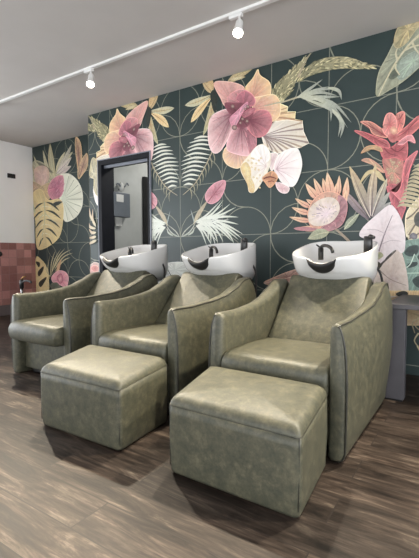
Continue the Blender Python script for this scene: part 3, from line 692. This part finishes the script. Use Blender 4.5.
# ------------------------------------------------------------------ backwash units
ARM_H = [(0, .672), (.2, .668), (.42, .682), (.58, .705), (.72, .752), (.84, .808), (.92, .815), (.98, .775), (1.02, .70), (1.04, .61)]
XI = .297
def arm_mesh(s):
    secs = []; pipe = []
    ys = [0, .004, .012, .028] + [.05+.05*k for k in range(17)] + [.88, .92, .95, .98, 1.0, 1.02, 1.035, 1.04]
    ins = {0: .022, .004: .012, .012: .005}
    for y in ys:
        h = interp(ARM_H, y); d = ins.get(y, .012 if y == 1.04 else 0)
        q = min(1, max(0, (y-.25)/.55)); fl = .034*q*q*(3-2*q) - max(0, y-.96)**2*6
        curl = max(0, y-.9)**2*1.5
        xo = .388; xi = XI - curl
        X_ = lambda x, z: x + fl*min(1, max(0, (z-.02)/.4))
        P = [(xo-.05, .003), (xo-.02, .012), (xo-.006, .05), (xo-.001, .18), (xo, .33), (xo-.002, .44), (xo-.01, h-.12), (xo-.023, h-.06), (xo-.040, h-.012), (xo-.046, h-.003), (xo-.058, h+.001), (xi+.024, h-.002), (xi+.008, h-.012), (xi, h-.036), (xi, .42), (xi, .2), (xi, .02), (xi+.012, .003)]
        P = [(X_(x, z) if i < 11 else x, z) for i, (x, z) in enumerate(P)]
        cx_ = (xo+xi)/2; sec = []
        for x, z in P:
            x2 = x + (cx_-x)*d/.0455; z2 = z + (d if z < .1 else (-d if z > h-.05 else 0))
            back = -.07*max(0, 1-z2/.55)*max(0, (y-.5)/.54)
            sec.append((s*x2, y+back, z2))
        secs.append(sec)
        if .004 <= y <= .98: pipe.append((s*(xo+fl-.038-d*.7), y, h-.008-d*.7))
    bm = loft(secs)
    h0 = interp(ARM_H, .012)
    front = [(s*(.388-x), .007 if z > .1 else .012, z) for x, z in ((.045, .008), (.02, .02), (.008, .06), (.004, .18), (.003, .33), (.005, .44), (.014, h0-.12), (.027, h0-.06), (.04, h0-.022))]
    return bm, tube(crom(front + pipe, 2), .005, n=6)

def seat_mesh(y0):
    pr = [(.56, .315), (.4, .313), (.25, .312), (.12, .311), (y0+.06, .31), (y0+.025, .313), (y0+.006, .328), (y0-.004, .36), (y0-.004, .4), (y0+.006, .428), (y0+.03, .448), (y0+.07, .457), (.15, .459), (.25, .458), (.36, .455), (.46, .45), (.56, .443)]
    P = crom(pr, 2)
    secs = []
    for x, d in ((-.297, .016), (-.293, .006), (-.28, 0), (-.15, -.003), (0, -.005), (.15, -.003), (.28, 0), (.293, .006), (.297, .016)):
        secs.append([(x, y + (d if y < .2 else 0), z - (d if z > .38 else -d)) for y, z in P])
    return loft(secs)

def back_mesh():
    pr = [(.545, .40), (.57, .448), (.66, .545), (.76, .655), (.86, .765), (.905, .822), (.918, .836), (.945, .842), (.985, .83), (.99, .80), (.93, .70), (.80, .52), (.70, .40)]
    secs = []
    for x, d in ((-1, .02), (-.985, .006), (-.95, 0), (-.5, -.004), (0, -.006), (.5, -.004), (.95, 0), (.985, .006), (1, .02)):
        sec = []
        for y, z in pr:
            w = .292 - .018*max(0, (z-.45)/.4)
            sec.append((x*w, y + d*.7, z - d*.5))
        secs.append(sec)
    return loft(secs)

def basin_mesh():
    CYb = 1.08; N = 64; HA, HB = .277, .32
    def plan(th, a, b, n=2.9):
        c, s = math.cos(th), math.sin(th)
        return a*abs(c)**(2/n)*(1 if c >= 0 else -1), b*abs(s)**(2/n)*(1 if s >= 0 else -1)
    def rimz(x, y):
        z = .960 + (y-.76)*.20 + .012*min(1, abs(x)/.25)
        if y < .9: z -= .032*math.exp(-(x/.085)**4)*min(1, (.9-y)/.1)
        return z
    secs = []
    for scx, scy, cyo, dzf in ((.2, .2, .1, 0), (.36, .36, .1, .02), (.5, .5, .1, .07), (.62, .6, .1, .17), (.8, .72, .1, .5), (.92, .83, .07, .88), (.95, .87, .055, 1.0), (.965, .905, .04, 1.25), (.978, .935, .028, 1.6), (.988, .965, .015, 2.1), (.996, .99, .004, 2.6), (1, 1, 0, 2.92), (.998, .998, 0, 3)):
        sec = []
        for k in range(N):
            th = 2*PI*k/N; x, y = plan(th, HA, HB); z = rimz(x, CYb+y)
            zz = .70 + (.852-.70)*dzf if dzf < 1 else .852 + (z-.852)*(dzf-1)/2
            sec.append((x*scx, CYb+y*scy+cyo, zz))
        secs.append(sec)
    for sc, dz in ((.985, .006), (.96, .006), (.945, -.002), (.92, -.04), (.86, -.1), (.7, -.16), (.4, -.2), (.12, -.21)):
        sec = []
        for k in range(N):
            th = 2*PI*k/N; x, y = plan(th, HA, HB); z = rimz(x, CYb+y)
            f = min(1, max(0, (-dz)/.12)); z = z + (1.0-z)*f
            sec.append((x*sc, CYb+y*sc, z+dz))
        secs.append(sec)
    return loft(secs)

def pad_mesh():
    secs = []
    for k in range(15):
        u = -1+2*k/14; x = .1*u; q = max(0, 1-u*u)
        zt = .965 - .034*q; zb = .957 - .092*q**.55; b_ = .014+.042*q**.5
        row = []
        for v, o in ((0, .5), (.06, .85), (.3, 1), (.6, .95), (.85, .7), (1, .2)):
            z = zt + (zb-zt)*v; yb = .758 + (.965-z)*.6 + .012*abs(u)**4
            row.append((x, yb-b_*o, z))
        row += [(x, .80 + (.965-zb)*.6, zb+.004), (x, .80, zt-.002)]
        secs.append(row)
    return loft(secs)

def unit(cx, seat_y, label):
    r = empty('backwash_chair', (cx, 1.9, 0)); tag(r, label, 'salon chair', 'olive leather backwash chairs in a row')
    for s in (-1, 1):
        bm, pb = arm_mesh(s); a = obj('arm', bm, LEATHER, r); obj('piping', pb, PIPING, a, label='dark raised piping along the arm edge')
    obj('seat', seat_mesh(seat_y), LEATHER, r)
    obj('backrest', back_mesh(), LEATHER, r)
    bevel(obj('front_panel', box(-.296, .296, .07, .5, .05, .312), LEATHER, r, smooth=False), .008)
    bm = bmesh.new(); n = 9
    bk = []
    for k in range(n):
        u = -1+2*k/(n-1); bk.append((.36*u, 1.0+.035*(1-u**4)))
    secs = [[(x, y-.03-.07*(1-z/.7), z) for x, y in bk] + [(x*.97, y-.075-.07*(1-z/.7), z) for x, y in reversed(bk)] for z in (.04, .2, .4, .55, .66, .7)]
    obj('rear_shell', loft(secs), LEATHER, r)
    bm = box(-.25, .25, .1, .85, .012, .06)
    b = bevel(obj('base', bm, BLACK, r, smooth=False), .006)
    for x in (-.24, .24):
        for y in (.13, .8): obj('glide_foot', tube([(x, y, 0), (x, y, .014)], .022, None, 12), RUBBER, r)
    bevel(obj('pedestal', box(-.13, .13, 1.0, 1.22, 0, .76), BLACK, r, smooth=False), .02)
    w = obj('basin', basin_mesh(), WHITEC, r, label='white ceramic wash basin')
    obj('neck_rest', pad_mesh(), RUBBER, w, label='black rubber neck rest')
    bm = tube(crom([(-.13, 1.15, .97), (-.13, 1.15, 1.03), (-.115, 1.14, 1.055), (-.07, 1.11, 1.055), (-.03, 1.08, 1.035), (-.015, 1.07, 1.005)], 4), .0125, None, 10)
    tube([(-.13, 1.15, .95), (-.13, 1.15, 1.04)], .02, bm, 12); tube([(-.13, 1.15, 1.04), (-.17, 1.17, 1.065)], [.008, .006], bm, 8)
    obj('faucet', bm, BLACKM, w, label='matt black mixer faucet')
    bm = tube([(.215, 1.13, .98), (.215, 1.13, 1.115), (.215, 1.13, 1.12)], [.03, .03, .026], None, 16)
    tube([(.215, 1.13, 1.10), (.235, 1.11, 1.118), (.262, 1.085, 1.108)], [.018, .016, .013], bm, 10)
    obj('hand_shower', bm, BLACKM, w, label='black hand shower in its holder')
    obj('hose', tube(crom([(.24, 1.2, .93), (.285, 1.2, .86), (.31, 1.17, .78), (.33, 1.12, .66), (.3, 1.1, .5), (.2, 1.1, .3)], 5), .0085, None, 8), RUBBER, w, label='black drain hose')
    return r
CC = (-.889, -1.885, -2.885)
unit(CC[0], -.012, 'olive leather shampoo chair nearest the grey desk, with white basin')
unit(CC[1], -.012, 'olive leather shampoo chair between two others, white basin before green wall')
unit(CC[2], -.075, 'olive leather shampoo chair without a footstool, basin before the doorway')

# ------------------------------------------------------------------ footstools
def stool(FL, FR, RR, RL, label):
    ox, oy = sum(p[0] for p in (FL, FR, RR, RL))/4, sum(p[1] for p in (FL, FR, RR, RL))/4
    W_, D_ = .31, .225
    r = empty('footstool', (ox, oy, 0)); tag(r, label, 'footstool', 'olive leather footstools')
    def mp(x, y):
        u, v = (x/W_+1)/2, (y/D_+1)/2
        g = lambda m: (FL[m]*(1-u)+FR[m]*u)*(1-v) + (RL[m]*(1-u)+RR[m]*u)*v
        return g(0)-ox, g(1)-oy
    up = lambda y, z: z + .035*max(0, (z-.2)/.14)*(y/D_+1)/2
    def ring(w, d, z, rad=.026):
        P = []
        for sx, sy, a0 in ((1, 1, 0), (-1, 1, 90), (-1, -1, 180), (1, -1, 270)):
            for k in range(7):
                a = math.radians(a0+90*k/6); x, y = sx*(w-rad)+rad*math.cos(a), sy*(d-rad)+rad*math.sin(a)
                P.append((*mp(x, y), up(y, z)))
        return P
    body = loft([ring(W_-.016, D_-.016, .007), ring(W_-.007, D_-.007, .009), ring(W_-.002, D_-.002, .022), ring(W_, D_, .08), ring(W_+.003, D_+.003, .18), ring(W_+.001, D_+.001, .28), ring(W_, D_, .32)])
    obj('body', body, LEATHER, r)
    secs = [ring(W_-.0005, D_-.0005, .3195), ring(W_-.0005, D_-.0005, .322), ring(W_-.003, D_-.003, .333), ring(W_-.011, D_-.011, .346), ring(W_-.024, D_-.024, .356), ring(W_-.042, D_-.042, .362)]
    for q in range(1, 9):
        t = q/8; sc = 1-t*.97
        secs.append(ring((W_-.042)*sc+.004, (D_-.042)*sc+.004, .362+.014*(1-(1-t)**2), min(.026, .02*sc+.004)))
    obj('cushion', loft(secs), LEATHER, r)
    rg = ring(W_+.0005, D_+.0005, .3205); obj('piping', tube(rg+rg[:1], .0014, None, 6), PIPING, r, label='stitched seam below the cushion')
    for sx in (-1, 1):
        for sy in (-1, 1): obj('corner_seam', tube([(*mp(sx*(W_-.006), sy*(D_-.006)), up(sy*(D_-.006), z)) for z in (.04, .1, .2, .28, .32)], .0018, None, 6), PIPING, r)
    for sx in (-1, 1):
        for sy in (-1, 1):
            x, y = mp(sx*(W_-.07), sy*(D_-.06)); obj('foot', tube([(x, y, 0), (x, y, .008)], .024, None, 14), BLACK, r)
    return r
stool((-1.158, 1.398), (-.531, 1.395), (-.572, 1.845), (-1.235, 1.85), 'large olive leather footstool, nearest the camera, before the right chair')
stool((-2.112, 1.39), (-1.478, 1.405), (-1.515, 1.835), (-2.205, 1.835), 'olive leather footstool standing in front of the middle shampoo chair')

# ------------------------------------------------------------------ track lights
TRY = 2.765
rail = obj('track_rail', box(LEFT_X, RIGHT_X, TRY-.018, TRY+.018, CEIL-.02, CEIL), WHITEM, None, smooth=False)
tag(rail, 'long white lighting track running across the ceiling', 'lighting track')
def spot(x, aim, label, energy, size=62, blend=.6):
    r = empty('track_spotlight', (x, TRY, CEIL-.02)); tag(r, label, 'spotlight', 'white spotlights on the ceiling track')
    bevel(obj('adapter', box(-.055, .055, -.017, .017, -.024, 0), WHITEM, r, smooth=False), .004)
    obj('stem', tube([(.03, 0, -.02), (.03, 0, -.07), (.028, 0, -.085)], .009, None, 10), WHITEM, r)
    piv = Vector((.028, 0, -.085)); d = (Vector(aim) - (Vector((x, TRY, CEIL-.02))+piv)).normalized()
    prof = [(-.045, .012), (-.043, .024), (-.03, .028), (.03, .029), (.06, .034), (.085, .042), (.092, .042)]
    hd = tube([piv+d*t for t, _ in prof], [q for _, q in prof], None, 20)
    h = obj('lamp_head', hd, WHITEM, r)
    obj('lens', tube([piv+d*.090, piv+d*.0935, piv+d*.096], [.036, .036, .03], None, 20), LENS, h, label='glowing round lens')
    l = bpy.data.lights.new('spot_beam', 'SPOT'); l.energy = energy; l.spot_size = math.radians(size); l.spot_blend = blend; l.shadow_soft_size = .045; l.color = (1, .89, .7)
    o = bpy.data.objects.new('spot_beam', l); link(o, r); o.location = piv+d*.115; o.rotation_mode = 'QUATERNION'; o.rotation_quaternion = d.to_track_quat('-Z', 'Y')
    return r
SP = 330
spot(-3.25, (-2.35, 1.75, .5), 'left of the two lit white spotlights, hanging from the track', SP)
spot(-1.60, (-1.15, 1.55, .5), 'right of the two lit white spotlights, brightest, hanging from the track', SP)
spot(-5.0, (-2.2, 1.7, .4), 'white spotlight at the far left end of the track, beyond the frame', SP*1.0)
spot(.05, (-.9, 2.0, .5), 'white spotlight on the track towards the right, beyond the frame', SP*1.2)
spot(1.70, (.1, 1.0, 0), 'white spotlight above the desk end of the track, added beyond the frame to light the floor', SP*1.1, 75)  # unseen lamp, added to brighten the floor at the right

# ------------------------------------------------------------------ desk, wall fittings, storeroom things
r = empty('desk', (-.535, 2.945, 0)); tag(r, 'low grey laminate desk against the flowered wall', 'desk')
bevel(obj('desk_top', box(0, 2.6, -.012, .715, .63, .662), DESKM, r, smooth=False), .003)
bevel(obj('leg', box(0, .125, .01, .09, .012, .63), DESKM, r, smooth=False), .003)
bevel(obj('leg', box(2.4, 2.525, .01, .09, .012, .63), DESKM, r, smooth=False), .003)
bm = bmesh.new(); bx(bm, .008, .117, .018, .082, 0, .014)
obj('foot_plinth', bm, BLACK, r, smooth=False)
obj('foot_plinth', box(2.408, 2.517, .018, .082, 0, .014), BLACK, r, smooth=False)

r = empty('wall_sensor', (LEFT_X, 3.84, 2.272)); tag(r, 'small black device mounted high on the pale left wall', 'wall sensor')
bevel(obj('body', box(0, .025, -.065, .065, -.035, .035), BLACK, r, smooth=False), .006)
bevel(obj('front_lens', box(.025, .028, -.02, .02, -.015, .015), BLACKM, r, smooth=False), .001)

r = empty('wall_hook', (LEFT_X+.012, 3.6, 1.0)); tag(r, 'small black hook on the pink tiles at left edge', 'hook')  # small black hook on a round backplate
obj('backplate', tube([(0, 0, 0), (.012, 0, 0)], .04, None, 16), BLACKM, r); obj('handle', tube([(.01, 0, 0), (.05, 0, 0)], .018, None, 12), BLACKM, r)

# tap on a slim stand behind the left chair
r = empty('tap_stand', (-4.93, 3.03, 0)); tag(r, 'black tap with brass collar behind the leftmost chair', 'tap')
obj('column', tube([(0, 0, 0), (0, 0, .6)], .016, None, 14), CHROME, r); obj('base', tube([(0, 0, 0), (0, 0, .015)], .09, None, 20), BLACKM, r)
obj('tap_body', tube([(0, 0, .56), (0, 0, .66), (0, 0, .67)], [.028, .026, .018], None, 14), BLACKM, r)
obj('spout', tube(crom([(0, 0, .62), (.06, .01, .655), (.14, .03, .65), (.16, .03, .63)], 4), .013, None, 10), BLACKM, r)
obj('lever', tube([(0, 0, .66), (.03, 0, .70), (.08, .01, .715)], [.012, .01, .008], None, 10), BRASS, r)

SX = -4.2
r = empty('wall_cabinet', (SX, 4.02, 1.5)); tag(r, 'grey wall cabinet seen through the dark doorway', 'cabinet')
bevel(obj('housing', box(0, .1, -.15, .15, 0, .33), GREYP, r, smooth=False), .012)
bevel(obj('notice_card', box(.1, .103, -.11, .02, .2, .3), PAPER, r, smooth=False), .001)
bevel(obj('paper_sheet', box(.02, .03, -.07, .06, -.12, .005), PAPER, r, smooth=False), .001)
r = empty('wall_lamp', (SX, 4.05, 1.88)); tag(r, 'small ornate fitting above the grey cabinet in the doorway', 'wall fitting')
obj('bracket', tube(crom([(0, 0, 0), (.05, -.01, .02), (.06, -.06, .07), (.05, -.09, .05)], 4), .012, None, 8), GREYP, r)
obj('arm', tube(crom([(.0, .02, .02), (.05, .07, .05), (.05, .11, .1), (.05, .14, .07)], 4), .008, None, 8), GREYP, r)
obj('bulb', tube([(.05, 0, -.03), (.05, 0, .02), (.05, 0, .07), (.05, 0, .1)], [.015, .035, .03, .012], None, 14), PAPER, r)
r = empty('storage_locker', (SX, 4.52, 0)); tag(r, 'tall black narrow locker at the right inside the doorway', 'locker')
bevel(obj('carcass', box(0, .05, 0, .11, .02, 2.13), BLACKM, r, smooth=False), .004)
bevel(obj('locker_door', box(.05, .06, .005, .105, .05, 2.11), BLACK, r, smooth=False), .003)
obj('handle', tube([(.07, .09, 1.0), (.07, .09, 1.2)], .006, None, 8), FRAMEG, r); obj('plinth', box(.005, .045, .005, .105, 0, .02), BLACK, r, smooth=False)

# ------------------------------------------------------------------ light
w = bpy.data.worlds.new('daylight'); SC.world = w; w.use_nodes = True
bg = w.node_tree.nodes['Background']; bg.inputs[0].default_value = (.93, .965, 1.0, 1); bg.inputs[1].default_value = 6.0
def portal(name, loc, rot, sx, sy):
    l = bpy.data.lights.new(name, 'AREA'); l.shape = 'RECTANGLE'; l.size = sx; l.size_y = sy; l.cycles.is_portal = True
    o = bpy.data.objects.new(name, l); link(o); o.location = loc; o.rotation_euler = rot
portal('window_daylight', (LEFT_X-.05, (WY0+WY1)/2, (WZ0+WZ1)/2), (0, -PI/2, 0), WZ1-WZ0, WY1-WY0)
portal('window_daylight', (RIGHT_X+.05, (RY0+RY1)/2, (WZ0+WZ1)/2), (0, PI/2, 0), WZ1-WZ0, RY1-RY0)
portal('window_daylight', ((FX0+FX1)/2, FRONT_Y-.05, (WZ0+WZ1)/2), (PI/2, 0, 0), FX1-FX0, WZ1-WZ0)
def fill_light(x, y, e, sz=.6, z=CEIL-.03):
    l = bpy.data.lights.new('storeroom_fill_light', 'AREA'); l.shape = 'SQUARE'; l.size = sz; l.energy = e; l.color = (1, .98, .95)
    o = bpy.data.objects.new('storeroom_fill_light', l); link(o); o.location = (x, y, z)
fill_light(-3.3, 4.8, 26, .4)  # invisible fill lamp, added to brighten the storeroom; no fixture there

SC.view_settings.view_transform = 'Standard'; SC.view_settings.look = 'None'; SC.view_settings.gamma = 1; SC.view_settings.use_curve_mapping = False
SC.view_settings.exposure = 0.1
SC.cycles.use_denoising = True
SC.cycles.max_bounces = 8; SC.cycles.diffuse_bounces = 5; SC.cycles.sample_clamp_indirect = 6
SC.cycles.caustics_reflective = False; SC.cycles.caustics_refractive = False
